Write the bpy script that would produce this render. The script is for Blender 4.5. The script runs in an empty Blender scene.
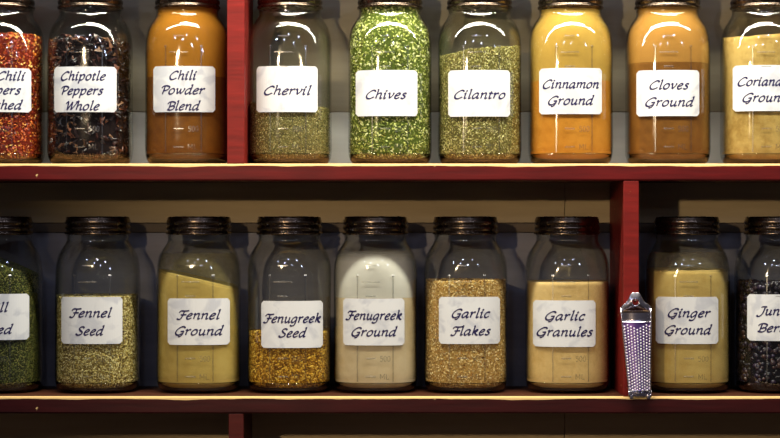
import bpy, math, random
import numpy as np
from mathutils import Vector, Matrix

random.seed(7); RNG = np.random.default_rng(7)
SC = bpy.context.scene
COL = SC.collection
PX = 0.0013            # metres per photo pixel at the front face of the shelves (y = 0)
DIST = 2.6             # camera distance from that face
Z0 = 1.5               # eye height
CX, CY = 390.0, 219.0
def scale_at(y): return PX * (DIST + y) / DIST
def wx(px, y=0.0): return (px - CX) * scale_at(y)
def wz(py, y=0.0): return Z0 + (CY - py) * scale_at(y)

# ------------------------------------------------------------------ materials
def new_mat(name):
    m = bpy.data.materials.new(name); m.use_nodes = True
    nt = m.node_tree; nt.nodes.clear()
    out = nt.nodes.new('ShaderNodeOutputMaterial')
    return m, nt, out
def N(nt, t, **kw):
    n = nt.nodes.new(t)
    for k, v in kw.items():
        if k in n.inputs: n.inputs[k].default_value = v
        else: setattr(n, k, v)
    return n
def L(nt, a, b): nt.links.new(a, b)
def lin(c):
    return tuple(((v/255.)/12.92 if v/255. <= .04045 else ((v/255.+.055)/1.055)**2.4) for v in c) + (1.0,)
def ramp(nt, fac, stops, interp='LINEAR'):
    r = nt.nodes.new('ShaderNodeValToRGB'); r.color_ramp.interpolation = interp
    els = r.color_ramp.elements
    while len(els) < len(stops): els.new(0.5)
    for e, (p, c) in zip(els, stops):
        e.position = p; e.color = c
    L(nt, fac, r.inputs[0]); return r
def coords(nt, scale=(1, 1, 1), loc=(0, 0, 0), kind='Object'):
    tc = nt.nodes.new('ShaderNodeTexCoord'); mp = nt.nodes.new('ShaderNodeMapping')
    L(nt, tc.outputs[kind], mp.inputs[0]); mp.inputs['Scale'].default_value = scale
    mp.inputs['Location'].default_value = loc
    return mp.outputs[0]
def bump(nt, height, bsdf, strength=.3, dist=.001):
    b = N(nt, 'ShaderNodeBump', Strength=strength, Distance=dist)
    L(nt, height, b.inputs['Height']); L(nt, b.outputs[0], bsdf.inputs['Normal'])

def mat_glass(name='jar_glass', tint=(.975, .985, .975), base=.04, rough=.06):
    m, nt, out = new_mat(name)
    lw = N(nt, 'ShaderNodeLayerWeight', Blend=.5)
    p = N(nt, 'ShaderNodeMath', operation='POWER'); L(nt, lw.outputs['Facing'], p.inputs[0]); p.inputs[1].default_value = 4.0
    ma = N(nt, 'ShaderNodeMath', operation='MULTIPLY_ADD'); L(nt, p.outputs[0], ma.inputs[0])
    ma.inputs[1].default_value = .75; ma.inputs[2].default_value = base
    tr = N(nt, 'ShaderNodeBsdfTransparent')
    p3 = N(nt, 'ShaderNodeMath', operation='POWER'); L(nt, lw.outputs['Facing'], p3.inputs[0]); p3.inputs[1].default_value = 3.5
    ab = nt.nodes.new('ShaderNodeMixRGB'); L(nt, p3.outputs[0], ab.inputs[0]); ab.inputs[1].default_value = tint + (1,); ab.inputs[2].default_value = (.42, .44, .38, 1)
    L(nt, ab.outputs[0], tr.inputs[0])     # longer path through the glass towards its edges
    gl = N(nt, 'ShaderNodeBsdfGlossy', Roughness=rough); gl.inputs['Color'].default_value = (1, 1, 1, 1)
    no = N(nt, 'ShaderNodeTexNoise', Scale=28.0, Detail=2.0); L(nt, coords(nt), no.inputs['Vector'])
    bump(nt, no.outputs[0], gl, .10, .004)
    mx = N(nt, 'ShaderNodeMixShader'); L(nt, ma.outputs[0], mx.inputs[0]); L(nt, tr.outputs[0], mx.inputs[1]); L(nt, gl.outputs[0], mx.inputs[2])
    L(nt, mx.outputs[0], out.inputs[0])
    return m

def mat_paint(name, red, worn, zs=None, topcol=None):
    """red gloss paint with worn, bare streaks; zs = list of object-space z heights (the top edge) where the paint is rubbed off"""
    m, nt, out = new_mat(name)
    b = N(nt, 'ShaderNodeBsdfPrincipled', Roughness=.5); b.inputs['Specular IOR Level'].default_value = .22
    v = coords(nt, (3, 30, 30)); no = N(nt, 'ShaderNodeTexNoise', Scale=4.0, Detail=6.0); L(nt, v, no.inputs['Vector'])
    r = ramp(nt, no.outputs[0], [(.3, tuple(c*.7 for c in red[:3])+(1,)), (.7, tuple(min(1, c*1.25) for c in red[:3])+(1,))])
    sp = N(nt, 'ShaderNodeTexNoise', Scale=95.0, Detail=2.0); L(nt, coords(nt, (1, 1, 1)), sp.inputs['Vector'])
    spr = ramp(nt, sp.outputs[0], [(.74, (0, 0, 0, 1)), (.78, (1, 1, 1, 1))])
    mix = N(nt, 'ShaderNodeMixRGB'); L(nt, spr.outputs[0], mix.inputs[0]); L(nt, r.outputs[0], mix.inputs[1]); mix.inputs[2].default_value = worn
    last = mix.outputs[0]
    if zs is not None:
        tc = nt.nodes.new('ShaderNodeTexCoord'); sx = nt.nodes.new('ShaderNodeSeparateXYZ'); L(nt, tc.outputs['Object'], sx.inputs[0])
        wn = N(nt, 'ShaderNodeTexNoise', Scale=9.0, Detail=4.0); L(nt, coords(nt, (1, .2, .2)), wn.inputs['Vector'])
        # local z = 0 is the board's top; worn where z > -(width * noise) and y < some
        mu = N(nt, 'ShaderNodeMath', operation='MULTIPLY_ADD'); L(nt, wn.outputs[0], mu.inputs[0]); mu.inputs[1].default_value = .0085; mu.inputs[2].default_value = -.0010 + zs
        ad = N(nt, 'ShaderNodeMath', operation='ADD'); L(nt, sx.outputs['Z'], ad.inputs[0]); L(nt, mu.outputs[0], ad.inputs[1])
        ylim = N(nt, 'ShaderNodeMath', operation='LESS_THAN'); L(nt, sx.outputs['Y'], ylim.inputs[0]); ylim.inputs[1].default_value = .006
        gt = N(nt, 'ShaderNodeMath', operation='GREATER_THAN'); L(nt, ad.outputs[0], gt.inputs[0]); gt.inputs[1].default_value = .0
        an = N(nt, 'ShaderNodeMath', operation='MULTIPLY'); L(nt, gt.outputs[0], an.inputs[0]); L(nt, ylim.outputs[0], an.inputs[1])
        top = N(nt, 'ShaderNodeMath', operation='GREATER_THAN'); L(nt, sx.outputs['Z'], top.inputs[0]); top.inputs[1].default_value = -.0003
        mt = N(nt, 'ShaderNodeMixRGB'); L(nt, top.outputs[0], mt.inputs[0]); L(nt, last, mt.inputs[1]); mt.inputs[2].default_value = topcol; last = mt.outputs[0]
        m2 = N(nt, 'ShaderNodeMixRGB'); L(nt, an.outputs[0], m2.inputs[0]); L(nt, last, m2.inputs[1]); m2.inputs[2].default_value = worn
        last = m2.outputs[0]
    L(nt, last, b.inputs['Base Color']); bump(nt, no.outputs[0], b, .35, .001)
    L(nt, b.outputs[0], out.inputs[0]); return m

def mat_board(name, c1, c2, rough=.8):
    m, nt, out = new_mat(name)
    b = N(nt, 'ShaderNodeBsdfPrincipled', Roughness=rough)
    no = N(nt, 'ShaderNodeTexNoise', Scale=3.0, Detail=7.0, Roughness=.6); L(nt, coords(nt, (1.2, 1, 14)), no.inputs['Vector'])
    r = ramp(nt, no.outputs[0], [(.3, c1), (.7, c2)])
    L(nt, r.outputs[0], b.inputs['Base Color']); bump(nt, no.outputs[0], b, .2, .002)
    L(nt, b.outputs[0], out.inputs[0]); return m

def mat_powder(name, c, c2=None, scale=60., rough=.95, contrast=.18):
    m, nt, out = new_mat(name)
    b = N(nt, 'ShaderNodeBsdfPrincipled', Roughness=rough); b.inputs['Specular IOR Level'].default_value = .15
    if c2 is None: c2 = tuple(v*.62 for v in c[:3]) + (1,)
    no = N(nt, 'ShaderNodeTexNoise', Scale=scale, Detail=8.0, Roughness=.65); L(nt, coords(nt), no.inputs['Vector'])
    lo = N(nt, 'ShaderNodeTexNoise', Scale=14.0, Detail=3.0); L(nt, coords(nt), lo.inputs['Vector'])
    mx = N(nt, 'ShaderNodeMath', operation='ADD'); L(nt, no.outputs[0], mx.inputs[0]); L(nt, lo.outputs[0], mx.inputs[1])
    hf = N(nt, 'ShaderNodeMath', operation='MULTIPLY'); L(nt, mx.outputs[0], hf.inputs[0]); hf.inputs[1].default_value = .5
    r = ramp(nt, hf.outputs[0], [(.5-contrast, c2), (.5+contrast*.4, c)])
    L(nt, r.outputs[0], b.inputs['Base Color']); bump(nt, no.outputs[0], b, .35, .002)
    L(nt, b.outputs[0], out.inputs[0]); return m

def mat_grain(name, cols, rough=.7, spec=.3):
    """each loose grain gets a colour of its own"""
    m, nt, out = new_mat(name)
    b = N(nt, 'ShaderNodeBsdfPrincipled', Roughness=rough); b.inputs['Specular IOR Level'].default_value = spec
    g = nt.nodes.new('ShaderNodeNewGeometry')
    n = len(cols)
    r = ramp(nt, g.outputs['Random Per Island'], [(i/n, c) for i, c in enumerate(cols)], 'CONSTANT')
    L(nt, r.outputs[0], b.inputs['Base Color']); L(nt, b.outputs[0], out.inputs[0]); return m

def mat_dust(name, c, lo, hi, scale=55., zfade=None):
    """powder clinging to the inside of the glass: patchy cover"""
    m, nt, out = new_mat(name)
    d = N(nt, 'ShaderNodeBsdfDiffuse'); d.inputs[0].default_value = c
    tr = N(nt, 'ShaderNodeBsdfTransparent')
    no = N(nt, 'ShaderNodeTexNoise', Scale=scale, Detail=8.0, Roughness=.7); L(nt, coords(nt), no.inputs['Vector'])
    big = N(nt, 'ShaderNodeTexNoise', Scale=16.0, Detail=3.0); L(nt, coords(nt), big.inputs['Vector'])
    ad = N(nt, 'ShaderNodeMath', operation='ADD'); L(nt, no.outputs[0], ad.inputs[0]); L(nt, big.outputs[0], ad.inputs[1])
    hf = N(nt, 'ShaderNodeMath', operation='MULTIPLY'); L(nt, ad.outputs[0], hf.inputs[0]); hf.inputs[1].default_value = .5
    r = ramp(nt, hf.outputs[0], [(.32, (lo,)*3+(1,)), (.66, (hi,)*3+(1,))])
    fac = r.outputs[0]
    if zfade:
        tc = nt.nodes.new('ShaderNodeTexCoord'); sx = nt.nodes.new('ShaderNodeSeparateXYZ'); L(nt, tc.outputs['Object'], sx.inputs[0])
        mr = N(nt, 'ShaderNodeMapRange'); L(nt, sx.outputs['Z'], mr.inputs[0])
        mr.inputs[1].default_value = zfade[0]; mr.inputs[2].default_value = zfade[1]; mr.inputs[3].default_value = 1; mr.inputs[4].default_value = 0
        mm = N(nt, 'ShaderNodeMath', operation='MULTIPLY'); L(nt, r.outputs[0], mm.inputs[0]); L(nt, mr.outputs[0], mm.inputs[1]); fac = mm.outputs[0]
    mx = N(nt, 'ShaderNodeMixShader'); L(nt, fac, mx.inputs[0]); L(nt, tr.outputs[0], mx.inputs[1]); L(nt, d.outputs[0], mx.inputs[2])
    L(nt, mx.outputs[0], out.inputs[0]); return m

def mat_metal(name, c, rough=.3, bumpy=0.):
    m, nt, out = new_mat(name)
    b = N(nt, 'ShaderNodeBsdfPrincipled', Roughness=rough, Metallic=1.0); b.inputs['Base Color'].default_value = c
    no = N(nt, 'ShaderNodeTexNoise', Scale=120.0, Detail=4.0); L(nt, coords(nt), no.inputs['Vector'])
    rr = N(nt, 'ShaderNodeMapRange'); L(nt, no.outputs[0], rr.inputs[0]); rr.inputs[3].default_value = rough*.7; rr.inputs[4].default_value = rough*1.3
    L(nt, rr.outputs[0], b.inputs['Roughness'])
    if bumpy: bump(nt, no.outputs[0], b, bumpy, .001)
    L(nt, b.outputs[0], out.inputs[0]); return m

def mat_plain(name, c, rough=.6, spec=.4):
    m, nt, out = new_mat(name)
    b = N(nt, 'ShaderNodeBsdfPrincipled', Roughness=rough); b.inputs['Base Color'].default_value = c
    b.inputs['Specular IOR Level'].default_value = spec
    L(nt, b.outputs[0], out.inputs[0]); return m

def mat_label():
    m, nt, out = new_mat('label_paper')
    b = N(nt, 'ShaderNodeBsdfPrincipled', Roughness=.55); b.inputs['Specular IOR Level'].default_value = .3
    oi = nt.nodes.new('ShaderNodeObjectInfo')
    tc = nt.nodes.new('ShaderNodeTexCoord'); ad = N(nt, 'ShaderNodeVectorMath', operation='ADD'); L(nt, tc.outputs['Object'], ad.inputs[0]); L(nt, oi.outputs['Random'], ad.inputs[1])
    no = N(nt, 'ShaderNodeTexNoise', Scale=38.0, Detail=3.0, Distortion=.8); L(nt, ad.outputs[0], no.inputs['Vector'])
    r = ramp(nt, no.outputs[0], [(.36, lin((180, 182, 188))), (.50, lin((202, 203, 204)))])
    L(nt, r.outputs[0], b.inputs['Base Color'])
    w = N(nt, 'ShaderNodeTexNoise', Scale=60.0, Detail=2.0, Distortion=1.5); L(nt, ad.outputs[0], w.inputs['Vector'])
    bump(nt, w.outputs[0], b, .12, .0006)
    L(nt, b.outputs[0], out.inputs[0]); return m

GLASS = mat_glass()
MARK = mat_glass('embossed_glass', (.80, .80, .78), .15, .26)
LID = mat_metal('lid_metal', lin((108, 94, 82)), .27, .05)
LABEL = mat_label()
INK = mat_plain('ink', lin((20, 12, 66)), .5)

# ------------------------------------------------------------------ object helpers
def mesh_obj(name, verts, faces, mat, parent=None, smooth=True, loc=(0, 0, 0)):
    me = bpy.data.meshes.new(name)
    me.from_pydata([tuple(v) for v in verts], [], [tuple(f) for f in faces]); me.validate(); me.update()
    if smooth:
        me.polygons.foreach_set('use_smooth', [True]*len(me.polygons))
    me.materials.append(mat)
    o = bpy.data.objects.new(name, me); COL.objects.link(o)
    o.location = loc
    if parent: o.parent = parent
    return o
def empty(name, loc, label, cat, group=None):
    o = bpy.data.objects.new(name, None); COL.objects.link(o); o.location = loc
    o.empty_display_size = .02
    o['label'] = label; o['category'] = cat
    if group: o['group'] = group
    return o
def box_vf(x0, x1, y0, y1, z0, z1, bev=0.0):
    import bmesh
    bm = bmesh.new(); bmesh.ops.create_cube(bm, size=1.0)
    for v in bm.verts:
        v.co = Vector(((x0+x1)/2 + v.co.x*(x1-x0), (y0+y1)/2 + v.co.y*(y1-y0), (z0+z1)/2 + v.co.z*(z1-z0)))
    if bev: bmesh.ops.bevel(bm, geom=list(bm.edges), offset=bev, segments=2, affect='EDGES', profile=.6)
    bm.verts.ensure_lookup_table()
    V = [tuple(v.co) for v in bm.verts]; F = [[v.index for v in f.verts] for f in bm.faces]; bm.free()
    return V, F
def structure(name, V, F, mat):
    o = mesh_obj(name, V, F, mat, smooth=False); o['kind'] = 'structure'; return o

# ------------------------------------------------------------------ levels
DEPTH = 0.165
T = 17*PX
ZU = wz(163.6); ZL = wz(396.6); ZT = wz(-100)
XL, XR = -1.15, 1.15
JY = 0.090             # jar axis depth
A = 0.0562             # jar half width

# ------------------------------------------------------------------ setting: the boarded back wall
tan = mat_board('board_warm_light', lin((158, 138, 106)), lin((178, 158, 124)))  # pale wall toned tan: warm light painted into the boards
dimb = mat_board('board_part_shade', lin((158, 150, 128)), lin((176, 168, 146)))  # same pale wall, dimmed to paint in the half shade higher up
pale = mat_board('pale_board', lin((226, 228, 222)), lin((238, 240, 234)))
shadeb = mat_board('board_cool_shade', lin((116, 114, 124)), lin((136, 134, 142)))  # same pale wall, greyed to paint in dim cool light behind the lower jars
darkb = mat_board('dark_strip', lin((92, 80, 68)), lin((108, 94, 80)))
YW = DEPTH
def wall_piece(name, px0, px1, py_top, py_bot, mat, y=YW, th=.02):
    z1, z0 = (wz(py_top, YW) if py_top is not None else Z0+1.1), (wz(py_bot, YW) if py_bot is not None else 0.0)
    x0 = XL if px0 is None else wx(px0, YW); x1 = XR if px1 is None else wx(px1, YW)
    V, F = box_vf(x0+.0004, x1-.0004, y, y+th, z0+.0004, z1-.0004, .0006)
    structure(name, V, F, mat)
wall_piece('wall_back', None, None, None, 112, dimb)
wall_piece('wall_back_pale', None, None, 112, 172, pale)
wall_piece('wall_back_left', None, 564.6, 172, 223, tan)
wall_piece('wall_back_right', 564.6, None, 172, 223, tan)
wall_piece('wall_strip_1', None, None, 223, 232.5, darkb, y=YW-.001)  # darker strip across the wall, slightly proud of it
wall_piece('wall_back_shaded', None, None, 232.5, 405, shadeb)
wall_piece('wall_back_low_left', None, 564.6, 405, None, tan)
wall_piece('wall_back_low_right', 564.6, None, 405, None, tan)
V, F = box_vf(XL, XR, YW+.021, YW+.06, 0, Z0+1.1); structure('wall_backing', V, F, darkb)
V, F = box_vf(-3.2, 3.2, -4.5, YW+.06, -.06, 0)
structure('floor', V, F, mat_board('floor_boards', lin((70, 52, 38)), lin((98, 74, 52))))

# ------------------------------------------------------------------ the red shelving unit
WORN = lin((226, 190, 128))
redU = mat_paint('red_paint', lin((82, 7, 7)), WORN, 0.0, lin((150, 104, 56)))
redL = mat_paint('red_paint_shaded', lin((50, 6, 7)), WORN, 0.0, lin((66, 34, 18)))  # same paint as above; front and top darkened to paint in shade
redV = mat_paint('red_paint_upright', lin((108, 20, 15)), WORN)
redD = mat_paint('red_paint_upright_shaded', lin((70, 16, 12)), WORN)  # same upright paint, darkened to paint in shade under the lower shelf
unit = empty('shelving_unit', (0, DEPTH/2, ZL-.2), 'red painted wooden wall shelving unit holding two rows of spice jars', 'shelf')
unit.location = (0, 0, 0)
def shelf_board(ztop, mat):
    V, F = box_vf(XL, XR, 0, DEPTH-.001, -T, 0, .0022)
    # slightly wavy hand-worn top front edge
    return mesh_obj('shelf_board', V, F, mat, unit, False, (0, 0, ztop))
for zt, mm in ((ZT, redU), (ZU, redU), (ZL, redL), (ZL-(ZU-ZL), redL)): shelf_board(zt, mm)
def divider(px0, px1, zlo, zhi, mat):
    xa, xb = wx(px0), wx(px1)
    V, F = box_vf(xa, xb, .0008, DEPTH-.001, zlo, zhi, .0010)
    mesh_obj('divider', V, F, mat, unit, False)
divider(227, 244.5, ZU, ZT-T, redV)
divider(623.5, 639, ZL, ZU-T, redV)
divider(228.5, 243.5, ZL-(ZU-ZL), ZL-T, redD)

# ------------------------------------------------------------------ pen lettering
_n = [[(0, 8.3), (1.6, 10), (2, 8.5), (2, 0)], [(2, 5.5), (4, 8.9), (6.5, 10), (8, 8.5), (8, 2), (9, 0), (11, 1.8)]]
_bowl = [(8.2, 9), (5.6, 10), (2.5, 8), (1, 4), (2, .5), (4, .3), (8, 5)]
_P = [[(4.6, 14.5), (4, 0)], [(0, 11), (2, 14.2), (7, 15.3), (11.8, 13), (11, 9), (7, 6.6), (4.8, 7.2)]]
GL = {
 'i': ([[(0, 8.3), (1.6, 10), (2, 8.5), (2, 2), (3, 0), (5, 1.8)], [(1.5, 15.0), (3.5, 13.0)]], 5.3),
 'l': ([[(.6, 15.4), (2.2, 17), (2.4, 15), (2.2, 2), (3.2, 0), (5.2, 1.8)]], 5.3),
 'h': ([[(.6, 15.6), (2, 17), (2.1, 15), (2, 0)], _n[1]], 10.8),
 'n': (_n, 10.8),
 'm': ([_n[0], [(2, 5.5), (4, 8.9), (6.3, 10), (7.6, 8.5), (7.6, 0)], [(7.6, 5.5), (9.8, 8.9), (12, 10), (13.4, 8.5), (13.4, 2), (14.4, 0), (16.2, 1.8)]], 16.2),
 'r': ([_n[0], [(2, 5.5), (4, 9), (6, 10), (7.4, 9)]], 7.6),
 'u': ([[(0, 8.3), (1.7, 10), (2, 8.5), (2, 3), (3.4, .2), (5.5, .8), (8, 4.5)], [(8, 10), (8, 2), (9, 0), (11, 1.8)]], 10.8),
 'a': ([_bowl, [(8.4, 10), (8, 2), (9, 0), (11, 1.8)]], 10.8),
 'd': ([_bowl, [(6.8, 15.8), (8.5, 17), (8.6, 15), (8, 2), (9, 0), (11, 1.8)]], 10.8),
 'g': ([_bowl, [(8.4, 10), (8, 0), (7, -4.6), (3.5, -6.3), (0, -5)]], 10.2),
 'o': ([[(5, 10), (2.2, 8), (1, 4.5), (2, 1), (4.6, 0), (7.6, 2), (8.6, 5.5), (7.6, 9), (5, 10)]], 9.8),
 'e': ([[(1.5, 4.6), (5, 5.6), (7.6, 7.8), (6.2, 10), (3.6, 9.2), (1.2, 5), (2, 1), (4.6, 0), (8.2, 2.2)]], 8.8),
 'c': ([[(7.6, 8.4), (6, 10), (3, 9), (1.2, 5), (2, 1), (4.6, 0), (7.8, 2.2)]], 8.2),
 's': ([[(7, 8.8), (5, 10), (2.6, 9), (2.9, 6.8), (5.6, 4.3), (6, 1.8), (3.5, 0), (.4, 1.2)]], 7.8),
 'p': ([[(0, 8.3), (1.6, 10), (2, 8.5), (1.6, -6.5)], [(2, 5.5), (4, 9), (6.6, 10), (8.8, 7.5), (8, 2.6), (5, 0), (2, 1.2)]], 10.3),
 't': ([[(3, 13.4), (2.5, 10), (2.3, 2), (3.4, 0), (5.6, 1.8)], [(0, 9.5), (5.8, 9.9)]], 6.2),
 'v': ([[(0, 8.4), (1.6, 10), (2.4, 8), (3.8, 0)], [(3.8, 0), (7, 5), (8.3, 9), (6.9, 10)]], 9.0),
 'w': ([[(0, 8.4), (1.6, 10), (2.2, 7), (3.2, 0)], [(3.2, 0), (6, 5), (7.2, 10)], [(7.2, 10), (7.2, 5), (8.2, 0)], [(8.2, 0), (11.6, 5), (12.8, 9), (11.4, 10)]], 13.4),
 'k': ([[(.6, 15.6), (2, 17), (2.1, 15), (2, 0)], [(2, 4.6), (4.5, 8.5), (7, 10), (7.6, 8), (5, 5.8), (3, 5.4)], [(4, 5.6), (6.8, 1.2), (9, 0), (10, 1)]], 9.8),
 'C': ([[(12.4, 12.4), (10.6, 15), (7, 14.8), (2.6, 10.5), (1, 5.5), (3, .8), (7, 0), (12.4, 3)]], 12.8),
 'G': ([[(12.8, 12.4), (11, 15), (7, 14.8), (2.6, 10.5), (1, 5), (3, .6), (7, 0), (11.6, 3.2)], [(7.8, 6.4), (13, 7)], [(12, 7), (11.6, 1.4), (9.6, -2.6), (6.5, -3.4)]], 13.8),
 'P': (_P, 11.6),
 'B': (_P + [[(7, 7.8), (11.6, 6.6), (11.6, 2.4), (8, 0), (4, .3), (1.6, 1.2)]], 12.8),
 'R': (_P + [[(6.6, 7), (9.6, 2), (12.4, 0), (14, 1)]], 13.2),
 'W': ([[(0, 11.6), (2, 15), (3.5, 13), (4.6, 0)], [(4.6, 0), (10, 15)], [(10, 15), (10.8, 0)], [(10.8, 0), (15, 8), (17.4, 14.2), (15.6, 15.5)]], 16.6),
 'F': ([[(7, 14.4), (6, 5), (4.5, 0), (1, -.8), (-.6, 1.2)], [(-.4, 11.4), (1.8, 14.8), (7, 14.6), (13.4, 15.4)], [(3, 7.4), (11.4, 7.9)]], 11.0),
 'S': ([[(10.4, 12.6), (8.2, 15), (4.4, 14.3), (3.2, 11.5), (5.2, 8.5), (8.8, 5.4), (8.6, 1.8), (5, 0), (1.4, .5), (0, 3)]], 10.8),
 'D': ([[(4.6, 14.5), (4, .5)], [(0, 11.4), (3, 15), (9, 14.7), (13.4, 10), (12.2, 4), (7, 0), (1.6, .6)]], 14.6),
 'J': ([[(8.4, 15), (7.8, 5), (6, -.6), (2.5, -3), (-.4, -1)], [(2.6, 13.6), (4.8, 15), (11, 15)]], 9.8),
 '5': ([[(8, 14), (2.5, 14), (2, 8.5), (6, 9), (8, 5.5), (6.5, 1), (3, 0), (.8, 1.6)]], 10),
 '0': ([[(4.5, 14), (1.6, 11.5), (1, 7), (1.8, 2), (4.5, 0), (7.4, 2), (8.2, 7), (7.4, 12), (4.5, 14)]], 10),
 'M': ([[(1, 0), (1, 14)], [(1, 14), (5.5, 4)], [(5.5, 4), (10, 14)], [(10, 14), (10, 0)]], 12.5),
 'L': ([[(1, 14), (1, 0)], [(1, 0), (7, 0)]], 9),
 ' ': ([], 5.5),
}
def spline(pts, k=7):
    if len(pts) == 2:
        return [(pts[0][0]+(pts[1][0]-pts[0][0])*i/4, pts[0][1]+(pts[1][1]-pts[0][1])*i/4) for i in range(5)]
    closed = pts[0] == pts[-1]
    if closed: P = [pts[-2]] + list(pts) + [pts[1]]
    else: P = [(2*pts[0][0]-pts[1][0], 2*pts[0][1]-pts[1][1])] + list(pts) + [(2*pts[-1][0]-pts[-2][0], 2*pts[-1][1]-pts[-2][1])]
    out = []
    for i in range(1, len(P)-2):
        p0, p1, p2, p3 = P[i-1:i+3]
        for j in range(k):
            t = j/k
            out.append(tuple(.5*((2*p1[a]) + (-p0[a]+p2[a])*t + (2*p0[a]-5*p1[a]+4*p2[a]-p3[a])*t*t + (-p0[a]+3*p1[a]-3*p2[a]+p3[a])*t**3) for a in (0, 1)))
    out.append(P[-2]); return out
def write_line(text, x0, x1, base, unit_h, shear=.28, nib=3.3, thin=1.8, gap=1.0):
    """polygons (2-D, metres) for one handwritten-style line fitted between x0 and x1"""
    adv = 0; placed = []
    for ch in text:
        st, w = GL[ch]
        for s in st: placed.append([(x+adv, y) for x, y in spline(s)])
        adv += w + gap
    pts = [(x + shear*y, y) for s in placed for x, y in s]
    mn = min(p[0] for p in pts); mxx = max(p[0] for p in pts)
    sx = (x1-x0)/(mxx-mn)
    V, F = [], []
    na = math.radians(42)
    for s in placed:
        P = [((x+shear*y-mn)*sx + x0, y*unit_h + base) for x, y in s]
        b0 = len(V)
        for i, (x, y) in enumerate(P):
            xa, ya = P[max(0, i-1)]; xb, yb = P[min(len(P)-1, i+1)]
            th = math.atan2(yb-ya, xb-xa)
            w = .5*unit_h*math.sqrt((nib*math.sin(th-na))**2 + thin**2)
            nx, ny = -math.sin(th)*w, math.cos(th)*w
            V += [(x+nx, y+ny), (x-nx, y-ny)]
        for i in range(len(P)-1):
            F.append((b0+2*i, b0+2*i+1, b0+2*i+3, b0+2*i+2))
    return V, F

# ------------------------------------------------------------------ jar geometry (local: base at z = 0, axis at x = y = 0)
JH = 0.2375
U = scale_at(JY)       # metres per px at the jar axis
# height (px above base), half width (px), superellipse exponent
PROF = [(0, 29.5, 2.5), (.6, 34.2, 2.5), (2.5, 38, 2.6), (6, 40.3, 2.6), (11, 41.4, 2.65), (18, 41.8, 2.7), (50, 41.5, 2.7), (85, 41.5, 2.7), (105, 41.7, 2.6), (114, 41.7, 2.45),
        (122, 41.5, 2.25), (128, 40.9, 2.15), (133, 39.9, 2.08), (137, 38.5, 2.04), (141, 36.4, 2.0), (144.5, 34.0, 2), (148, 31.9, 2), (151, 30.9, 2), (154, 31.0, 2), (156, 31.3, 2), (158, 30.2, 2), (164, 29.6, 2), (172.5, 29.6, 2)]
def prof_at(z):
    h = z/U
    for (h0, r0, n0), (h1, r1, n1) in zip(PROF, PROF[1:]):
        if h <= h1:
            t = max(0, (h-h0)/(h1-h0)); t2 = t
            return (r0+(r1-r0)*t2)*U, n0+(n1-n0)*t
    return PROF[-1][1]*U, 2
ZB0, ZB1 = .0036, .0150     # bowl shaped floor of the inside
def bowl(z):
    if z >= ZB1: return 1.0
    t = max(0., (z-ZB0)/(ZB1-ZB0)); return .80+.20*math.sqrt(max(0, 1-(1-t)**2))
def section(r, n, th):
    c, s = math.cos(th), math.sin(th)
    k = (abs(c)**n + abs(s)**n)**(-1/n)
    return r*k*c*1.0, r*k*s
def smooth_prof():
    pts = [(h, r, n) for h, r, n in PROF]
    out = []
    for i in range(len(pts)-1):
        p0 = pts[max(0, i-1)]; p1 = pts[i]; p2 = pts[i+1]; p3 = pts[min(len(pts)-1, i+2)]
        for j in range(3):
            t = j/3
            # monotone-ish hermite on r against h
            def sl(a, b): return (b[1]-a[1])/max(1e-6, b[0]-a[0])
            m1 = .5*(sl(p0, p1)+sl(p1, p2)) if i > 0 else sl(p1, p2)
            m2 = .5*(sl(p1, p2)+sl(p2, p3)) if i < len(pts)-2 else sl(p1, p2)
            if sl(p0, p1)*sl(p1, p2) <= 0 and i > 0: m1 = 0
            if i < len(pts)-2 and sl(p1, p2)*sl(p2, p3) <= 0: m2 = 0
            d = p2[0]-p1[0]
            r = (2*t**3-3*t**2+1)*p1[1] + (t**3-2*t**2+t)*d*m1 + (-2*t**3+3*t**2)*p2[1] + (t**3-t**2)*d*m2
            out.append((p1[0]+d*t, r, p1[2]+(p2[2]-p1[2])*t))
    out.append(pts[-1]); return out
SP = smooth_prof()
SEG = 80
def ring_surface(rows, close_bottom=True, close_top=False):
    V, F = [], []
    for (z, r, n) in rows:
        for k in range(SEG):
            x, y = section(r, n, 2*math.pi*k/SEG); V.append((x, y, z))
    for i in range(len(rows)-1):
        for k in range(SEG):
            a = i*SEG+k; b = i*SEG+(k+1) % SEG
            F.append((a, b, b+SEG, a+SEG))
    if close_bottom: F.append(tuple(reversed(range(SEG))))
    if close_top: F.append(tuple(range((len(rows)-1)*SEG, len(rows)*SEG)))
    return V, F
WALLT = .0016
def jar_glass_mesh():
    outer = [(h*U, r*U, n) for h, r, n in SP]
    top = outer[-1]
    inner = [(z, r-WALLT, n) for z, r, n in reversed(outer) if z > .0155]
    rows = outer + inner
    V, F = ring_surface(rows, True, False)
    me = bpy.data.meshes.new('jar_body'); me.from_pydata(V, [], F); me.update()
    me.polygons.foreach_set('use_smooth', [True]*len(me.polygons)); me.materials.append(GLASS)
    return me
def lathe(name, rows, mat, seg=72):
    V, F = [], []
    for z, r in rows:
        for k in range(seg):
            a = 2*math.pi*k/seg; V.append((r*math.cos(a), r*math.sin(a), z))
    for i in range(len(rows)-1):
        for k in range(seg):
            a = i*seg+k; b = i*seg+(k+1) % seg; F.append((a, b, b+seg, a+seg))
    F.append(tuple(reversed(range(seg)))); F.append(tuple(range((len(rows)-1)*seg, len(rows)*seg)))
    me = bpy.data.meshes.new(name); me.from_pydata(V, [], F); me.update()
    me.polygons.foreach_set('use_smooth', [True]*len(me.polygons)); me.materials.append(mat)
    return me
HB = 156.0             # bottom of the band in px
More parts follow.
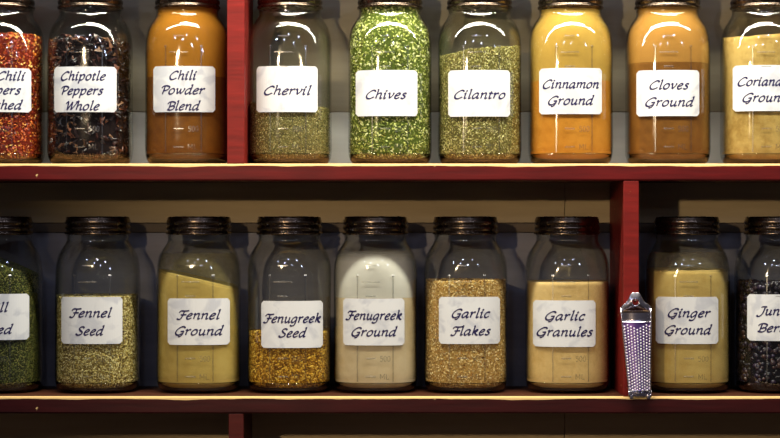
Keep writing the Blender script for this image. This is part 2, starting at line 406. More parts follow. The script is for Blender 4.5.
def band_rows():
    P = [(HB, 31.2), (HB+.2, 32.6), (HB+1.4, 33.0), (HB+2.6, 32.6), (HB+3.4, 31.6), (HB+4.2, 31.5), (HB+5.0, 32.3), (HB+6.8, 32.6), (HB+8.4, 32.3), (HB+9.2, 31.4), (HB+10, 31.3),
         (HB+10.8, 32.1), (HB+12.4, 32.3), (HB+14.2, 32.1), (HB+15.2, 31.5), (HB+16.6, 31.4), (HB+17.4, 31.0), (HB+17.9, 30.2), (HB+17.7, 28.0)]
    return [(h*U, r*U) for h, r in P]
def disc_rows():
    P = [(HB+16.2, 29.5), (HB+17.3, 28.4), (HB+17.3, 26.2), (HB+17.9, 25.6), (HB+18.2, 24.6), (HB+17.9, 23.6), (HB+17.5, 22), (HB+17.5, 3)]
    return [(h*U, r*U) for h, r in P]
JAR_ME = jar_glass_mesh()
def base_mesh():
    rows = []
    for z in (.0006, .0016, .004, .007, .010, .0125, .0144):
        r, n = prof_at(z); rows.append((z, r-.0006, n))
    zz = [ZB1-(ZB1-ZB0)*q/12 for q in range(13)]
    for z in zz:
        r, n = prof_at(z); rows.append((z-.0004, (r-WALLT-.0001)*bowl(z)+.0002, n))
    V, F = ring_surface(rows, True, True)
    me = bpy.data.meshes.new('jar_base'); me.from_pydata(V, [], F); me.update()
    me.polygons.foreach_set('use_smooth', [True]*len(me.polygons))
    m, nt, out = new_mat('thick_glass')
    g = N(nt, 'ShaderNodeBsdfGlass', Roughness=.03, IOR=1.48); g.inputs[0].default_value = (.97, .95, .88, 1)
    L(nt, g.outputs[0], out.inputs[0]); me.materials.append(m)
    return me
BASE_ME = base_mesh()
BAND_ME = lathe('lid_band', band_rows(), LID)
DISC_ME = lathe('lid_disc', disc_rows(), LID)

def front_y(x, z, extra=0.0):
    r, n = prof_at(z)
    t = min(.999, abs(x)/r)
    return -r*(1-t**n)**(1/n) - extra
def mark_mesh():
    """raised measuring ticks, panel edges and figures moulded into the glass"""
    V, F = [], []
    def quad(x0, x1, z0, z1, e=.0004, n=4):
        b = len(V)
        # small raised bar with sloped sides following the glass
        for i in range(n+1):
            x = x0+(x1-x0)*i/n
            for z, ex in ((z0, .0), (z0+(z1-z0)*.25, e), (z0+(z1-z0)*.75, e), (z1, .0)):
                V.append((x, front_y(x, z, ex+.00005), z))
        for i in range(n):
            for j in range(3):
                a = b+i*4+j; F.append((a, a+4, a+5, a+1))
    for h in (17, 35, 96, 110, 126):      # ticks
        w = 5.0 if h != 110 else 9.0
        quad((-4.5-w)*U, (-4.5+w)*U*1.0, (h-.8)*U, (h+.8)*U, .0007)
    for s in (-1, 1):
        quad((s*17.5-.6)*U, (s*17.5+.6)*U, 12*U, 116*U, .00025, 2)
        quad((s*17.5-1.3)*U, (s*17.5+1.3)*U, 114.5*U, 117*U, .0006, 2)
    for text, h in (('500', 33), ('ML', 15.5)):
        v, f = write_line(text, 5*U, (14.5 if text == '500' else 13.5)*U, (h-.8)*U, .36*U, 0, 2.0, 2.0)
        b = len(V)
        V.extend((x, front_y(x, z, .0005), z) for x, z in v); F.extend(tuple(i+b for i in q) for q in f)
    me = bpy.data.meshes.new('measuring_marks'); me.from_pydata(V, [], F); me.update()
    me.materials.append(MARK); return me
MARK_ME = mark_mesh()

def rounded_rect(w, h, r, k=5):
    out = []
    for cx, cz, a0 in ((w/2-r, h/2-r, 0), (-w/2+r, h/2-r, 90), (-w/2+r, -h/2+r, 180), (w/2-r, -h/2+r, 270)):
        for i in range(k+1):
            a = math.radians(a0+90*i/k); out.append((cx+r*math.cos(a), cz+r*math.sin(a)))
    return out
def label_mesh(cx, cz, w, h):
    """paper label wrapped on the curved glass, 0.25 mm thick"""
    r = .0035; nx = 28; V, F = [], []
    for side, e in ((0, .0003), (1, .00062)):
        for i in range(nx+1):
            t = i/nx; x = -w/2 + w*t
            d = min(x+w/2, w/2-x)
            inset = 0 if d >= r else r-math.sqrt(max(0, r*r-(r-d)**2))
            for j in range(5):
                z = (-h/2+inset) + (h-2*inset)*j/4
                V.append((cx+x, front_y(cx+x, cz+z, e), cz+z))
    n1 = (nx+1)*5
    for i in range(nx):
        for j in range(4):
            a = i*5+j
            F.append((a, a+1, a+6, a+5)); F.append((n1+a, n1+a+5, n1+a+6, n1+a+1))
    rim = [i*5 for i in range(nx+1)] + [nx*5+j for j in range(1, 5)] + [i*5+4 for i in range(nx-1, -1, -1)] + [j for j in range(3, 0, -1)]
    for a, b in zip(rim, rim[1:]+rim[:1]): F.append((a, b, n1+b, n1+a))
    return V, F

# ------------------------------------------------------------------ contents
def smooth_noise(seed):
    r = random.Random(seed); ks = [(r.uniform(-1, 1)*70, r.uniform(-1, 1)*70, r.uniform(0, 6.28), r.uniform(.4, 1)) for _ in range(6)]
    ks += [(r.uniform(-1, 1)*260, r.uniform(-1, 1)*260, r.uniform(0, 6.28), .35) for _ in range(6)]
    return lambda x, y: sum(a*math.sin(p*x+q*y+f) for p, q, f, a in ks)/3.0
def fill_mesh(level, slope=0., rough=.001, seed=1, dome=0., inset=.0021, power=1.):
    """solid body of the contents; level = height (m), slope along x (m/m)"""
    nf = smooth_noise(seed)
    zb = ZB0
    rows = []
    nz = 46
    V, F = [], []
    def top(x, y): return level + slope*x + rough*nf(x, y) + dome*(1-(x*x+y*y)/A**2)
    for i in range(nz+1):
        t = (i/nz)**1.5
        for k in range(SEG):
            th = 2*math.pi*k/SEG
            x, y = section(A*.97, 3, th)
            zt = top(x, y); z = zb + (zt-zb)*t
            r, n = prof_at(z); r = (r-inset)*bowl(z)
            x, y = section(r, n, th); V.append((x, y, z))
    for i in range(nz):
        for k in range(SEG):
            a = i*SEG+k; b = i*SEG+(k+1) % SEG; F.append((a, b, b+SEG, a+SEG))
    F.append(tuple(reversed(range(SEG))))
    last = nz*SEG
    base_ring = V[last:last+SEG]
    prev = last
    for q in range(1, 17):
        f = 1-q/17
        s = len(V)
        for (x, y, z) in base_ring:
            zz = top(x*f, y*f) * min(1, q/3) + z*(1-min(1, q/3))
            V.append((x*f, y*f, zz))
        for k in range(SEG):
            F.append((prev+k, prev+(k+1) % SEG, s+(k+1) % SEG, s+k))
        prev = s
    F.append(tuple(range(prev, prev+SEG)))
    return V, F, top

SHAPES = {}
def unit_shape(kind):
    if kind in SHAPES: return SHAPES[kind]
    if kind == 'flake':
        v = np.array([(-1, -.5, 0), (.2, -.8, .15), (1, .1, 0), (.3, .9, -.15), (-.8, .5, .05), (0, 0, .4), (0, 0, -.4)], float)
        f = [(0, 1, 5), (1, 2, 5), (2, 3, 5), (3, 4, 5), (4, 0, 5), (1, 0, 6), (2, 1, 6), (3, 2, 6), (4, 3, 6), (0, 4, 6)]
    elif kind == 'curl':     # a crumpled, twisted strip of pod skin
        V = []; f = []
        for i in range(7):
            t = i/6; a = t*4.2
            cx, cy, cz = math.cos(a)*.7, (t-.5)*1.8, math.sin(a)*.7
            for j, o in enumerate((-.42, .0, .42)):
                V.append((cx+o*math.sin(a*1.7), cy+o*.5*(1 if i % 2 else .6), cz+o*math.cos(a*1.3)+(.18 if j == 1 else 0)))
        v = np.array(V, float)
        for i in range(6):
            for j in range(2):
                a = i*3+j; f += [(a, a+3, a+4), (a, a+4, a+1)]
    else:
        import bmesh
        bm = bmesh.new(); bmesh.ops.create_icosphere(bm, subdivisions=2 if kind == 'berry' else 1, radius=1)
        bm.verts.ensure_lookup_table()
        v = np.array([tuple(q.co) for q in bm.verts]); f = [tuple(q.index for q in p.verts) for p in bm.faces]; bm.free()
    SHAPES[kind] = (v, np.array(f)); return SHAPES[kind]

def scatter(name, V, F, kind, size, aspect, cover, mat_core, mat_g, jitter=.35, sink=.3, smooth=False, up_bias=0, seed=3):
    """core body plus loose pieces packed over its whole surface, one mesh"""
    rng = np.random.default_rng(seed)
    P = np.array(V); tris = []
    for f in F:
        if len(f) > 4: 
            if f[0] > SEG: tris += [(f[0], f[i], f[i+1]) for i in range(1, len(f)-1)]
            continue
        tris.append((f[0], f[1], f[2]))
        if len(f) == 4: tris.append((f[0], f[2], f[3]))
    Tn = np.array(tris); a, b, c = P[Tn[:, 0]], P[Tn[:, 1]], P[Tn[:, 2]]
    nr = np.cross(b-a, c-a); ar = np.linalg.norm(nr, axis=1)*.5; nr = nr/np.maximum(1e-12, 2*ar)[:, None]
    N_ = int(min(32000, ar.sum()*cover/(size*size*aspect)))
    pick = rng.choice(len(Tn), N_, p=ar/ar.sum())
    u, w = rng.random(N_), rng.random(N_); m = u+w > 1; u[m], w[m] = 1-u[m], 1-w[m]
    pts = a[pick]*(1-u-w)[:, None] + b[pick]*u[:, None] + c[pick]*w[:, None]
    nn = nr[pick]
    sv, sf = unit_shape(kind)
    sz = size*.5*(1+jitter*(rng.random(N_)*2-1))
    # frames: normal nn, random spin, some tilt
    ref = rng.normal(size=(N_, 3)); tilt = .55 if kind in ('flake', 'curl') else .35
    nrm = nn + tilt*rng.normal(size=(N_, 3)); nrm /= np.linalg.norm(nrm, axis=1)[:, None]
    t1 = np.cross(nrm, ref); t1 /= np.linalg.norm(t1, axis=1)[:, None]
    t2 = np.cross(nrm, t1)
    pts = pts - nn*(sz*(sink*rng.random(N_) - .05))[:, None]
    thick = .35 if kind == 'flake' else (.9 if kind in ('berry',) else (aspect if kind != 'curl' else 1))
    loc = (sv[None, :, 0:1]*t1[:, None, :] + sv[None, :, 1:2]*aspect*t2[:, None, :] + sv[None, :, 2:3]*thick*nrm[:, None, :])*sz[:, None, None]
    allv = (loc + pts[:, None, :]).reshape(-1, 3)
    # keep every piece behind the glass
    z = allv[:, 2]; rad = np.array([(prof_at(q)[0]-WALLT-.0002)*bowl(q) for q in np.linspace(0, .24, 400)]); nex = np.array([prof_at(q)[1] for q in np.linspace(0, .24, 400)])
    idx = np.clip((z/.24*399).astype(int), 0, 399); R = rad[idx]; E = nex[idx]
    k = (np.abs(allv[:, 0])**E + np.abs(allv[:, 1])**E)**(1/E)
    s = np.minimum(1, R/np.maximum(k, 1e-9)); allv[:, 0] *= s; allv[:, 1] *= s; allv[:, 2] = np.maximum(allv[:, 2], ZB0-.0004)
    allf = (sf[None] + (np.arange(N_)*len(sv))[:, None, None]).reshape(-1, sf.shape[1]) + len(V)
    me = bpy.data.meshes.new(name)
    nv = len(V)+len(allv)
    co = np.concatenate([P, allv]).astype(np.float32)
    loops = [i for f in F for i in f]; starts = []; tot = []
    s0 = 0
    for f in F: starts.append(s0); tot.append(len(f)); s0 += len(f)
    loops = np.concatenate([np.array(loops), allf.reshape(-1)]).astype(np.int32)
    starts = np.concatenate([np.array(starts), s0 + np.arange(len(allf))*3]).astype(np.int32)
    me.vertices.add(nv); me.vertices.foreach_set('co', co.ravel())
    me.loops.add(len(loops)); me.loops.foreach_set('vertex_index', loops)
    me.polygons.add(len(starts)); me.polygons.foreach_set('loop_start', starts)
    mi = np.concatenate([np.zeros(len(F)), np.ones(len(allf))]).astype(np.int32)
    me.polygons.foreach_set('material_index', mi)
    sm = np.concatenate([np.ones(len(F)), (np.ones if smooth else np.zeros)(len(allf))]).astype(bool)
    me.polygons.foreach_set('use_smooth', sm)
    me.materials.append(mat_core); me.materials.append(mat_g)
    me.update(calc_edges=True); me.validate()
    o = bpy.data.objects.new(name, me); COL.objects.link(o); return o

def film_mesh(z0, z1, slope=0.):
    rows = []
    n = 26
    V, F = [], []
    for i in range(n+1):
        for k in range(SEG):
            th = 2*math.pi*k/SEG
            x, y = section(A*.97, 3, th); za = z0+slope*x
            z = za+(z1-za)*i/n
            r, e = prof_at(z); x, y = section(r-WALLT-.0003, e, th); V.append((x, y, z))
    for i in range(n):
        for k in range(SEG):
            a = i*SEG+k; b = i*SEG+(k+1) % SEG; F.append((a, b, b+SEG, a+SEG))
    return V, F

# ------------------------------------------------------------------ the jars
UN = .55*PX            # lettering unit
def jar(row, cx, label_box, lines, jlabel, content=None, film=None):
    ztop = ZU if row == 'upper' else ZL
    X = wx(cx, JY)
    j = empty('spice_jar', (X, JY, ztop), jlabel, 'jar', 'spice jars on the %s shelf' % row)
    for nm, me in (('jar_body', JAR_ME), ('jar_base', BASE_ME), ('lid_band', BAND_ME), ('lid_disc', DISC_ME)):
        o = bpy.data.objects.new(nm, me); COL.objects.link(o); o.parent = j
        if nm == 'jar_body':
            mk = bpy.data.objects.new('measuring_marks', MARK_ME); COL.objects.link(mk); mk.parent = o
    yl = JY - A        # label depth
    x0, x1, y0, y1 = label_box
    lx0, lx1 = wx(x0, yl)-X, wx(x1, yl)-X
    lz1, lz0 = wz(y0, yl)-ztop, wz(y1, yl)-ztop
    V, F = label_mesh((lx0+lx1)/2, (lz0+lz1)/2, lx1-lx0, lz1-lz0)
    lab = mesh_obj('paper_label', V, F, LABEL, j, smooth=False)
    TV, TF = [], []
    for text, tx0, tx1, base in lines:
        v, f = write_line(text, wx(tx0, yl)-X, wx(tx1, yl)-X, wz(base, yl)-ztop, UN)
        b = len(TV); TV += v; TF += [tuple(i+b for i in q) for q in f]
    TV = [(x, front_y(x, z, .00085), z) for x, z in TV]
    mesh_obj('lettering', TV, TF, INK, lab, smooth=False)
    if film:
        (fz0, fz1, fslope, fmat) = film
        V, F = film_mesh(fz0, fz1, fslope); mesh_obj('powder_residue', V, F, fmat, j)
    if content:
        o = content(); o.location = (X, JY, ztop); return o
def lvl(py, row):      # height above the jar base of a contents level seen at photo height py
    return (wz(py, JY-A*.9) - (ZU if row == 'upper' else ZL))
def stuff(o, name, label):
    o.name = name; o['kind'] = 'stuff'; o['label'] = label; o['category'] = 'spice'; return o
def powder(name, label, lev, mat, **kw):
    def mk():
        V, F, _ = fill_mesh(lev, **kw); return stuff(mesh_obj(name, V, F, mat), name, label)
    return mk
def grains(name, label, lev, kind, size, aspect, core, gm, cover=2.7, smooth=False, seed=3, sink=.3, **kw):
    def mk():
        inset = .0019 + size*(.30 if kind != 'curl' else .35)
        V, F, _ = fill_mesh(lev, inset=inset, seed=seed, **kw)
        return stuff(scatter(name, V, F, kind, size, aspect, cover, core, gm, smooth=smooth, seed=seed, sink=sink), name, label)
    return mk

C = lin
# upper shelf -----------------------------------------------------
chili_g = mat_grain('chili_flakes', [C((186, 60, 16)), C((132, 34, 10)), C((206, 92, 20)), C((226, 140, 44)), C((156, 44, 12)), C((98, 20, 8)), C((210, 112, 40)), C((230, 176, 84)), C((176, 70, 18))], .45, .5)
jar('upper', 2, (-33, 29, 68, 112), [('Red Chili', -28, 24, 80), ('Peppers', -24, 20, 94), ('Crushed', -25, 21.5, 109)],
    'glass jar of crushed red chili flakes, cut off by the left edge, upper shelf',
    grains('chili_flakes', 'crushed red and orange chili flakes filling the leftmost jar on the upper shelf', lvl(33, 'upper'), 'flake', .0046, .75, mat_powder('chili_core', C((104, 28, 8))), chili_g, seed=8))
chip_g = mat_grain('chipotle_skin', [C((38, 18, 16)), C((22, 10, 12)), C((62, 28, 20)), C((30, 14, 14)), C((110, 62, 40)), C((26, 14, 20)), C((50, 22, 18)), C((120, 84, 58))], .35, .7)
jar('upper', 90.5, (53, 115.5, 66.5, 112), [('Chipotle', 61, 105, 80), ('Peppers', 61, 103, 94.5), ('Whole', 66, 99, 110)],
    'glass jar labelled Chipotle Peppers Whole with dark shrivelled pods on the upper shelf',
    grains('dried_chipotle_peppers', 'dark brown shrivelled chipotle peppers packed in a jar on the upper shelf', lvl(40, 'upper'), 'curl', .013, .8, mat_powder('chipotle_core', C((24, 12, 10))), chip_g, cover=2.6, seed=12, rough=.004, sink=.6))
jar('upper', 187.5, (152.5, 214.5, 66, 112), [('Chili', 170, 196.5, 79.5), ('Powder', 161.5, 204.7, 94), ('Blend', 167, 200, 110)],
    'glass jar labelled Chili Powder Blend left of the upper red divider',
    powder('chili_powder', 'orange-brown chili powder in the jar beside the upper red divider', lvl(74, 'upper'), mat_powder('chili_powder', C((122, 74, 20)), C((90, 50, 12)))),
    (lvl(76, 'upper'), .212, 0, mat_dust('chili_dust', C((158, 104, 34)), .80, .98)))
cherv_g = mat_grain('chervil_leaf', [C((150, 140, 82)), C((108, 102, 56)), C((184, 174, 112)), C((206, 196, 140)), C((74, 66, 36)), C((160, 138, 82)), C((128, 124, 70)), C((54, 44, 24))])
jar('upper', 290, (256, 317.5, 66, 112), [('Chervil', 264.5, 311, 94.5)],
    'glass jar labelled Chervil, less than half full of dull green herb, upper shelf',
    grains('dried_chervil', 'dull olive dried chervil leaves half filling an upper shelf jar', lvl(104, 'upper'), 'flake', .0027, .5, mat_powder('chervil_core', C((112, 104, 58))), cherv_g, seed=13, slope=-.07, rough=.002))
chive_g = mat_grain('chive_rings', [C((176, 182, 88)), C((138, 150, 60)), C((206, 212, 132)), C((230, 232, 176)), C((100, 112, 42)), C((190, 196, 108)), C((60, 64, 26)), C((214, 214, 144)), C((112, 122, 48))])
jar('upper', 390, (355.5, 417.5, 70, 116), [('Chives', 366.5, 406.5, 98.5)],
    'glass jar labelled Chives, filled to the neck with bright green herb',
    grains('dried_chives', 'bright green dried chives filling a jar right up to its neck', lvl(5, 'upper'), 'flake', .0048, .6, mat_powder('chive_core', C((80, 94, 30))), chive_g, seed=14))
cil_g = mat_grain('cilantro_leaf', [C((178, 170, 98)), C((146, 140, 74)), C((204, 198, 130)), C((226, 218, 158)), C((104, 98, 52)), C((186, 168, 104)), C((156, 154, 84)), C((76, 66, 32))])
jar('upper', 479.5, (448.5, 510.5, 70, 116.5), [('Cilantro', 455, 505, 98.5)],
    'glass jar labelled Cilantro, most of the way full of pale olive herb',
    grains('dried_cilantro', 'pale olive dried cilantro leaves heaped higher at the right in an upper shelf jar', lvl(49, 'upper'), 'flake', .0040, .45, mat_powder('cilantro_core', C((104, 96, 48))), cil_g, seed=15, slope=.13, rough=.0022))
jar('upper', 570.5, (540, 602.5, 68, 114), [('Cinnamon', 544, 599, 88), ('Ground', 549, 594, 104.5)],
    'glass jar labelled Cinnamon Ground with golden dust on its glass',
    powder('ground_cinnamon', 'golden orange ground cinnamon powder in an upper shelf jar', lvl(78, 'upper'), mat_powder('cinnamon', C((194, 132, 44)), C((168, 106, 26)))),
    (lvl(80, 'upper'), .208, 0, mat_dust('cinnamon_dust', C((188, 152, 72)), .62, .90)))
jar('upper', 667.5, (638, 700, 70, 116), [('Cloves', 650.5, 689, 89), ('Ground', 646.5, 694.5, 106)],
    'glass jar labelled Cloves Ground, full of brown powder to the shoulder',
    powder('ground_cloves', 'brown ground cloves powder in the jar between cinnamon and coriander', lvl(60, 'upper'), mat_powder('cloves', C((126, 82, 30)), C((98, 60, 18)))),
    (lvl(62, 'upper'), .212, 0, mat_dust('cloves_dust', C((166, 120, 58)), .86, .99)))
jar('upper', 763, (735, 797, 65, 111), [('Coriander', 739.7, 793, 85.5), ('Ground', 744, 789, 101.5)],
    'glass jar labelled Coriander Ground at the right end of the upper shelf',
    powder('ground_coriander', 'tan ground coriander powder in the rightmost jar on the upper shelf', lvl(35, 'upper'), mat_powder('coriander', C((186, 156, 90)), C((150, 118, 58)), scale=90., contrast=.12), rough=.0022, seed=21))
# lower shelf -----------------------------------------------------
dill_g = mat_grain('dill_seed', [C((84, 90, 30)), C((60, 66, 20)), C((112, 116, 48)), C((44, 46, 14)), C((132, 126, 60))])
jar('lower', 0, (-34, 27, 294, 340), [('Dill', -14, 8, 311.5), ('Seed', -18, 12.5, 333.5)],
    'glass jar with green seed, cut off by the left edge, lower shelf',
    grains('dill_seed', 'green dill seed sloping down to the right in the leftmost lower jar', lvl(262, 'lower'), 'seed', .0026, .5, mat_powder('dill_core', C((44, 46, 16))), dill_g, seed=16, slope=-.35, smooth=True))
fen_g = mat_grain('fennel_seed', [C((202, 182, 108)), C((170, 148, 78)), C((226, 210, 142)), C((130, 108, 54)), C((192, 178, 108)), C((84, 66, 32)), C((238, 226, 168))])
jar('lower', 98, (60, 121.5, 297, 344), [('Fennel', 69.5, 111.4, 317), ('Seed', 76, 104, 335)],
    'glass jar labelled Fennel Seed with grainy seed up to the label top',
    grains('fennel_seed', 'pale yellow-green fennel seed half filling a lower shelf jar', lvl(297, 'lower'), 'seed', .0046, .3, mat_powder('fennel_core', C((140, 120, 62))), fen_g, seed=17, smooth=True))
jar('lower', 199, (167, 229, 298.5, 345), [('Fennel', 177, 220, 319), ('Ground', 175.5, 223, 335)],
    'glass jar labelled Fennel Ground with powder sloping down to the right',
    powder('ground_fennel', 'yellow-green ground fennel powder sloping down to the right in its jar', lvl(279, 'lower'), mat_powder('ground_fennel', C((194, 168, 94)), C((170, 142, 70))), slope=-.21, rough=.0006, seed=22),
    (lvl(281, 'lower'), .185, -.21, mat_dust('fennel_dust', C((150, 136, 84)), .0, .42, 120.)))
fgs_g = mat_grain('fenugreek_seed', [C((212, 164, 48)), C((180, 130, 30)), C((230, 190, 80)), C((130, 86, 18)), C((198, 150, 50)), C((120, 80, 18))], .8, .15)
jar('lower', 289.5, (261, 322.5, 301, 348), [('Fenugreek', 263.6, 320, 322.5), ('Seed', 279, 306.6, 337)],
    'glass jar labelled Fenugreek Seed, filled only below its label',
    grains('fenugreek_seed', 'golden fenugreek seed in the bottom third of a lower shelf jar', lvl(333, 'lower'), 'seed', .0036, .68, mat_powder('fenugreek_core', C((156, 112, 30))), fgs_g, seed=18, smooth=True))
jar('lower', 375.5, (343, 404.5, 298.5, 345.5), [('Fenugreek', 346, 401.4, 319.5), ('Ground', 352, 397, 336)],
    'glass jar labelled Fenugreek Ground, glass clouded pale by its powder',
    powder('ground_fenugreek', 'cream ground fenugreek powder in a clouded lower shelf jar', lvl(296, 'lower'), mat_powder('ground_fenugreek', C((214, 194, 158)), C((196, 172, 132)))),
    (lvl(298, 'lower'), .188, 0, mat_dust('fenugreek_dust', C((222, 218, 208)), .80, .96, 40., (.174, .190))))
gf_g = mat_grain('garlic_flake', [C((236, 204, 134)), C((210, 170, 94)), C((246, 226, 170)), C((180, 132, 62)), C((238, 210, 146)), C((132, 90, 38))])
jar('lower', 465.5, (439, 500.5, 297, 344), [('Garlic', 452.4, 490, 317.5), ('Flakes', 451, 490.7, 335)],
    'glass jar labelled Garlic Flakes with coarse cream flakes, lower shelf',
    grains('garlic_flakes', 'coarse cream garlic flakes filling a lower shelf jar above the label', lvl(281, 'lower'), 'flake', .0033, .8, mat_powder('garlic_core', C((190, 152, 84))), gf_g, seed=19))
jar('lower', 567, (534, 596, 300.5, 347), [('Garlic', 546, 585, 320), ('Granules', 538, 593, 336)],
    'glass jar labelled Garlic Granules left of the lower red divider',
    powder('garlic_granules', 'smooth cream garlic granules in the jar left of the grater', lvl(282, 'lower'), mat_powder('garlic_granules', C((228, 196, 134)), C((206, 168, 102)), scale=150.), rough=.0004))
jar('lower', 687, (657.5, 719, 297, 344), [('Ginger', 669, 710.6, 317), ('Ground', 666, 712, 334)],
    'glass jar labelled Ginger Ground just right of the grater',
    powder('ground_ginger', 'pale yellow ground ginger powder with an uneven top, right of the grater', lvl(270, 'lower'), mat_powder('ground_ginger', C((206, 178, 108)), C((184, 150, 80))), rough=.0018, seed=24),
    (lvl(272, 'lower'), .186, 0, mat_dust('ginger_dust', C((160, 146, 110)), .0, .45, 120.)))
jb_g = mat_grain('juniper_berry', [C((34, 26, 40)), C((22, 18, 30)), C((54, 36, 42)), C((44, 32, 54)), C((70, 44, 40)), C((28, 20, 26))], .3, .6)
jar('lower', 777, (749.5, 811, 294.5, 341), [('Juniper', 757.5, 803, 315), ('Berries', 758.5, 801, 332)],
    'glass jar labelled Juniper Berries at the right end of the lower shelf',
    grains('juniper_berries', 'round purple-black juniper berries in the rightmost lower shelf jar', lvl(284, 'lower'), 'berry', .0068, 1., mat_powder('juniper_core', C((16, 12, 16))), jb_g, cover=1.5, seed=20, smooth=True, sink=.9, rough=.002))

# ------------------------------------------------------------------ grater hung on the lower divider
steel = mat_metal('grater_steel', lin((206, 200, 214)), .22)
def G(px, py): return ((px-635)*PX, -(py-302)*PX)          # local x, z about the hanging hole
gr = empty('nutmeg_grater', (wx(635), -.004, wz(302)), 'small steel hand grater hanging from a nail on the lower red divider', 'grater')
def plate_with_hole(outline, hole_r, th, seg=48):
    pts = [G(*p) for p in outline]; V, F = [], []
    def ray(a):
        dx, dz = math.cos(a), math.sin(a); best = 1e9
        for (x1, z1), (x2, z2) in zip(pts, pts[1:]+pts[:1]):
            ex, ez = x2-x1, z2-z1; den = dx*ez-dz*ex
            if abs(den) < 1e-12: continue
            t = (x1*ez-z1*ex)/den; s = (x1*dz-z1*dx)/den
            if t > 0 and -1e-6 <= s <= 1+1e-6: best = min(best, t)
        return dx*best, dz*best
    for k in range(seg):
        a = 2*math.pi*k/seg; ox, oz = ray(a); hx, hz = hole_r*math.cos(a), hole_r*math.sin(a)
        rx, rz = (hole_r+.0013)*math.cos(a), (hole_r+.0013)*math.sin(a)
        V += [(hx, -th, hz), (rx, -th-.0008, rz), (rx*1.15, -th, rz*1.15), (ox*.97, -th, oz*.97), (ox, -th+.0006, oz), (ox, 0, oz), (hx, 0, hz)]
    for k in range(seg):
        a = k*7; b = ((k+1) % seg)*7
        for j in range(6): F.append((a+j, b+j, b+j+1, a+j+1))
        F.append((a+6, b+6, b, a))
    return V, F
V, F = plate_with_hole([(630, 294), (632, 292.3), (638, 292.3), (640, 294), (643.5, 301), (651, 306.5), (651.2, 313), (619.8, 314), (619.4, 307.5), (626.5, 301.5)], 3.0*PX, .0016)
mesh_obj('hanger_plate', V, F, steel, gr, smooth=True)
def gy(u, bulge=.0065): return -.0020 - bulge*(1-u*u)       # convex face towards the viewer
def grater_edges(py):
    t = (py-310)/(391-310)
    return 620.6+(628.4-620.6)*t, 650.2+(649.6-650.2)*t
# collar
def strip(rows, nx=20, th=.0008, bulge=.0065):
    V, F = [], []
    for e in (0, th):
        for py in rows:
            l, r = grater_edges(py)
            for i in range(nx+1):
                u = -1+2*i/nx; x, z = G((l+r)/2+u*(r-l)/2, py)
                V.append((x, gy(u, bulge)+e, z))
    n = nx+1; m = len(rows)*n
    for j in range(len(rows)-1):
        for i in range(nx):
            a = j*n+i; F.append((a, a+1, a+n+1, a+n)); F.append((m+a, m+a+n, m+a+n+1, m+a+1))
    rim = [i for i in range(n)] + [j*n+nx for j in range(1, len(rows))] + [(len(rows)-1)*n+i for i in range(nx-1, -1, -1)] + [j*n for j in range(len(rows)-2, 0, -1)]
    for a, b in zip(rim, rim[1:]+rim[:1]): F.append((a, b, m+b, m+a))
    return V, F
V, F = strip([310, 313, 316, 319, 322]); mesh_obj('collar', V, F, steel, gr)
V, F = strip([320+1.8*i for i in range(40)], bulge=.0058)
V = list(V); F = list(F)
mesh_obj('grating_face', V, F, mat_metal('grating_steel', lin((128, 96, 170)), .4), gr)  # purple reflections painted in as the tint of the steel
V, F = [], []
rows_n = 23
for r in range(rows_n):
    py = 325.5+r*(390-325.5)/(rows_n-1)
    l, rr = grater_edges(py)
    for c in range(-4, 5):
        u = c/4.45
        pyy = py - abs(c)*1.5 + 4
        if not 323.5 < pyy < 390.5: continue
        x, z = G((l+rr)/2+u*(rr-l)/2, pyy)
        y = gy(u, .0058); rad = .00135; b = len(V)
        for f, h in ((1, -.0004), (.85, .0010), (.45, .0020)):
            for k in range(8):
                a = math.pi/4*k; V.append((x+rad*f*math.cos(a), y-h, z+rad*f*math.sin(a)+h*.25))
        for q in (0, 8):
            for k in range(8): F.append((b+q+k, b+q+(k+1) % 8, b+q+8+(k+1) % 8, b+q+8+k))
        F.append(tuple(b+16+k for k in range(8)))
mesh_obj('grating_teeth', V, F, mat_metal('tooth_steel', lin((255, 250, 255)), .5), gr, smooth=True)
def tube(pts, rad, seg=10):
    V, F = [], []
    P = [Vector(p) for p in pts]
    for i, p in enumerate(P):
        d = (P[min(len(P)-1, i+1)]-P[max(0, i-1)]).normalized()
        s = d.cross(Vector((0, 1, 0)) if abs(d.y) < .9 else Vector((1, 0, 0))).normalized(); t = d.cross(s)
        for k in range(seg):
            a = 2*math.pi*k/seg; V.append(tuple(p+s*rad*math.cos(a)+t*rad*math.sin(a)))
    for i in range(len(P)-1):
        for k in range(seg): F.append((i*seg+k, i*seg+(k+1) % seg, (i+1)*seg+(k+1) % seg, (i+1)*seg+k))
    F.append(tuple(reversed(range(seg)))); F.append(tuple(range((len(P)-1)*seg, len(P)*seg)))
    return V, F
for side in (0, 1):
    pts = []
    for i in range(9):
        py = 308+i*(397-308)/8; e = grater_edges(py)[side]; x, z = G(e, py); pts.append((x, -.0022, z))
    V, F = tube(pts, .00105); mesh_obj('side_rim', V, F, steel, gr)
# end clip at the bottom: a folded saddle with two feet
xa, za = G(627.8, 398.5); xb, zb = G(650.3, 391)
V, F = box_vf(xa, xb, -.0072, -.0008, za+.004, zb+.0015, .008); mesh_obj('end_clip', V, F, steel, gr)
for px in (630.5, 647.5):
    x, z = G(px, 398.5); V, F = box_vf(x-.0022, x+.0022, -.0078, -.0008, z, z+.0055, .0009); mesh_obj('foot', V, F, steel, gr)
nl = tube([(0, .010, 0), (0, -.0085, .0004)], .0014, 12)
nail = mesh_obj('nail', nl[0], nl[1], mat_metal('nail_iron', lin((90, 80, 74)), .4), None, True, (wx(635), 0, wz(302)+.0017))
nail['label'] = 'small iron nail in the lower red divider through the hole of the grater'; nail['category'] = 'nail'

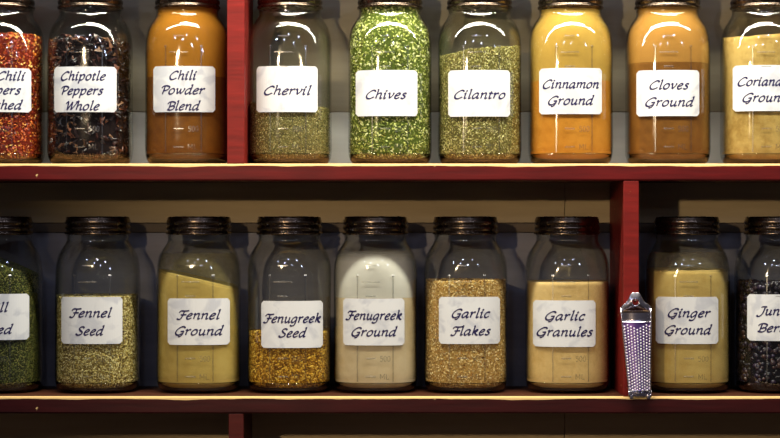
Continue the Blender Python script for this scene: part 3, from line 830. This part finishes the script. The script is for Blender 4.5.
# ------------------------------------------------------------------ camera
cam = bpy.data.cameras.new('camera'); co = bpy.data.objects.new('camera', cam); COL.objects.link(co)
co.location = (0, -DIST, Z0); co.rotation_euler = (math.pi/2, 0, 0)
cam.sensor_width = 36; cam.lens = 36*DIST/(780*PX); cam.clip_start = .05
SC.camera = co

# ------------------------------------------------------------------ light
def area(name, loc, target, sx, sy, power, col):
    l = bpy.data.lights.new(name, 'AREA'); l.shape = 'RECTANGLE'; l.size = sx; l.size_y = sy; l.energy = power; l.color = col
    o = bpy.data.objects.new(name, l); COL.objects.link(o); o.location = loc
    o.rotation_euler = (Vector(target)-Vector(loc)).to_track_quat('-Z', 'Y').to_euler(); return o
area('tube_lamp', (.08, -.22, Z0+.62), (.08, .08, Z0+.08), 1.7, .03, 11, (1.0, .95, .80))
area('tube_lamp', (.12, -.35, Z0+.99), (.12, .08, Z0+.1), 1.2, .05, 26, (1.0, .95, .82))
def spot(name, loc, target, power, col, size=50, rad=.03, blend=.8):
    l = bpy.data.lights.new(name, 'SPOT'); l.energy = power; l.color = col; l.spot_size = math.radians(size); l.spot_blend = blend; l.shadow_soft_size = rad
    o = bpy.data.objects.new(name, l); COL.objects.link(o); o.location = loc
    o.rotation_euler = (Vector(target)-Vector(loc)).to_track_quat('-Z', 'Y').to_euler(); return o
spot('warm_spot', (-.75, -2.3, Z0+.40), (.10, 0, Z0-.06), 75, (1.0, .76, .46), 30)
for i, (x, y, z, e) in enumerate([(-1.3, -2.2, 1.0, 8), (-.25, -2.6, 1.25, 8), (.75, -2.3, 1.1, 8), (1.7, -3.0, .9, 8), (-.7, -3.6, 1.1, 8), (.3, -3.9, .9, 8)]):
    e *= 1.15
    l = bpy.data.lights.new('room_bulb', 'POINT'); l.energy = e; l.color = (.62, .70, 1.0); l.shadow_soft_size = .05
    o = bpy.data.objects.new('room_bulb', l); COL.objects.link(o); o.location = (x, y, Z0+z)

w = bpy.data.worlds.new('world'); SC.world = w; w.use_nodes = True
bg = w.node_tree.nodes['Background']; bg.inputs[0].default_value = (.55, .50, .55, 1); bg.inputs[1].default_value = .09

SC.view_settings.view_transform = 'Standard'; SC.view_settings.look = 'None'
SC.view_settings.gamma = 1; SC.view_settings.use_curve_mapping = False; SC.view_settings.exposure = 0.0
SC.cycles.use_denoising = True
SC.cycles.transparent_max_bounces = 32; SC.cycles.max_bounces = 10; SC.cycles.sample_clamp_indirect = 4.0
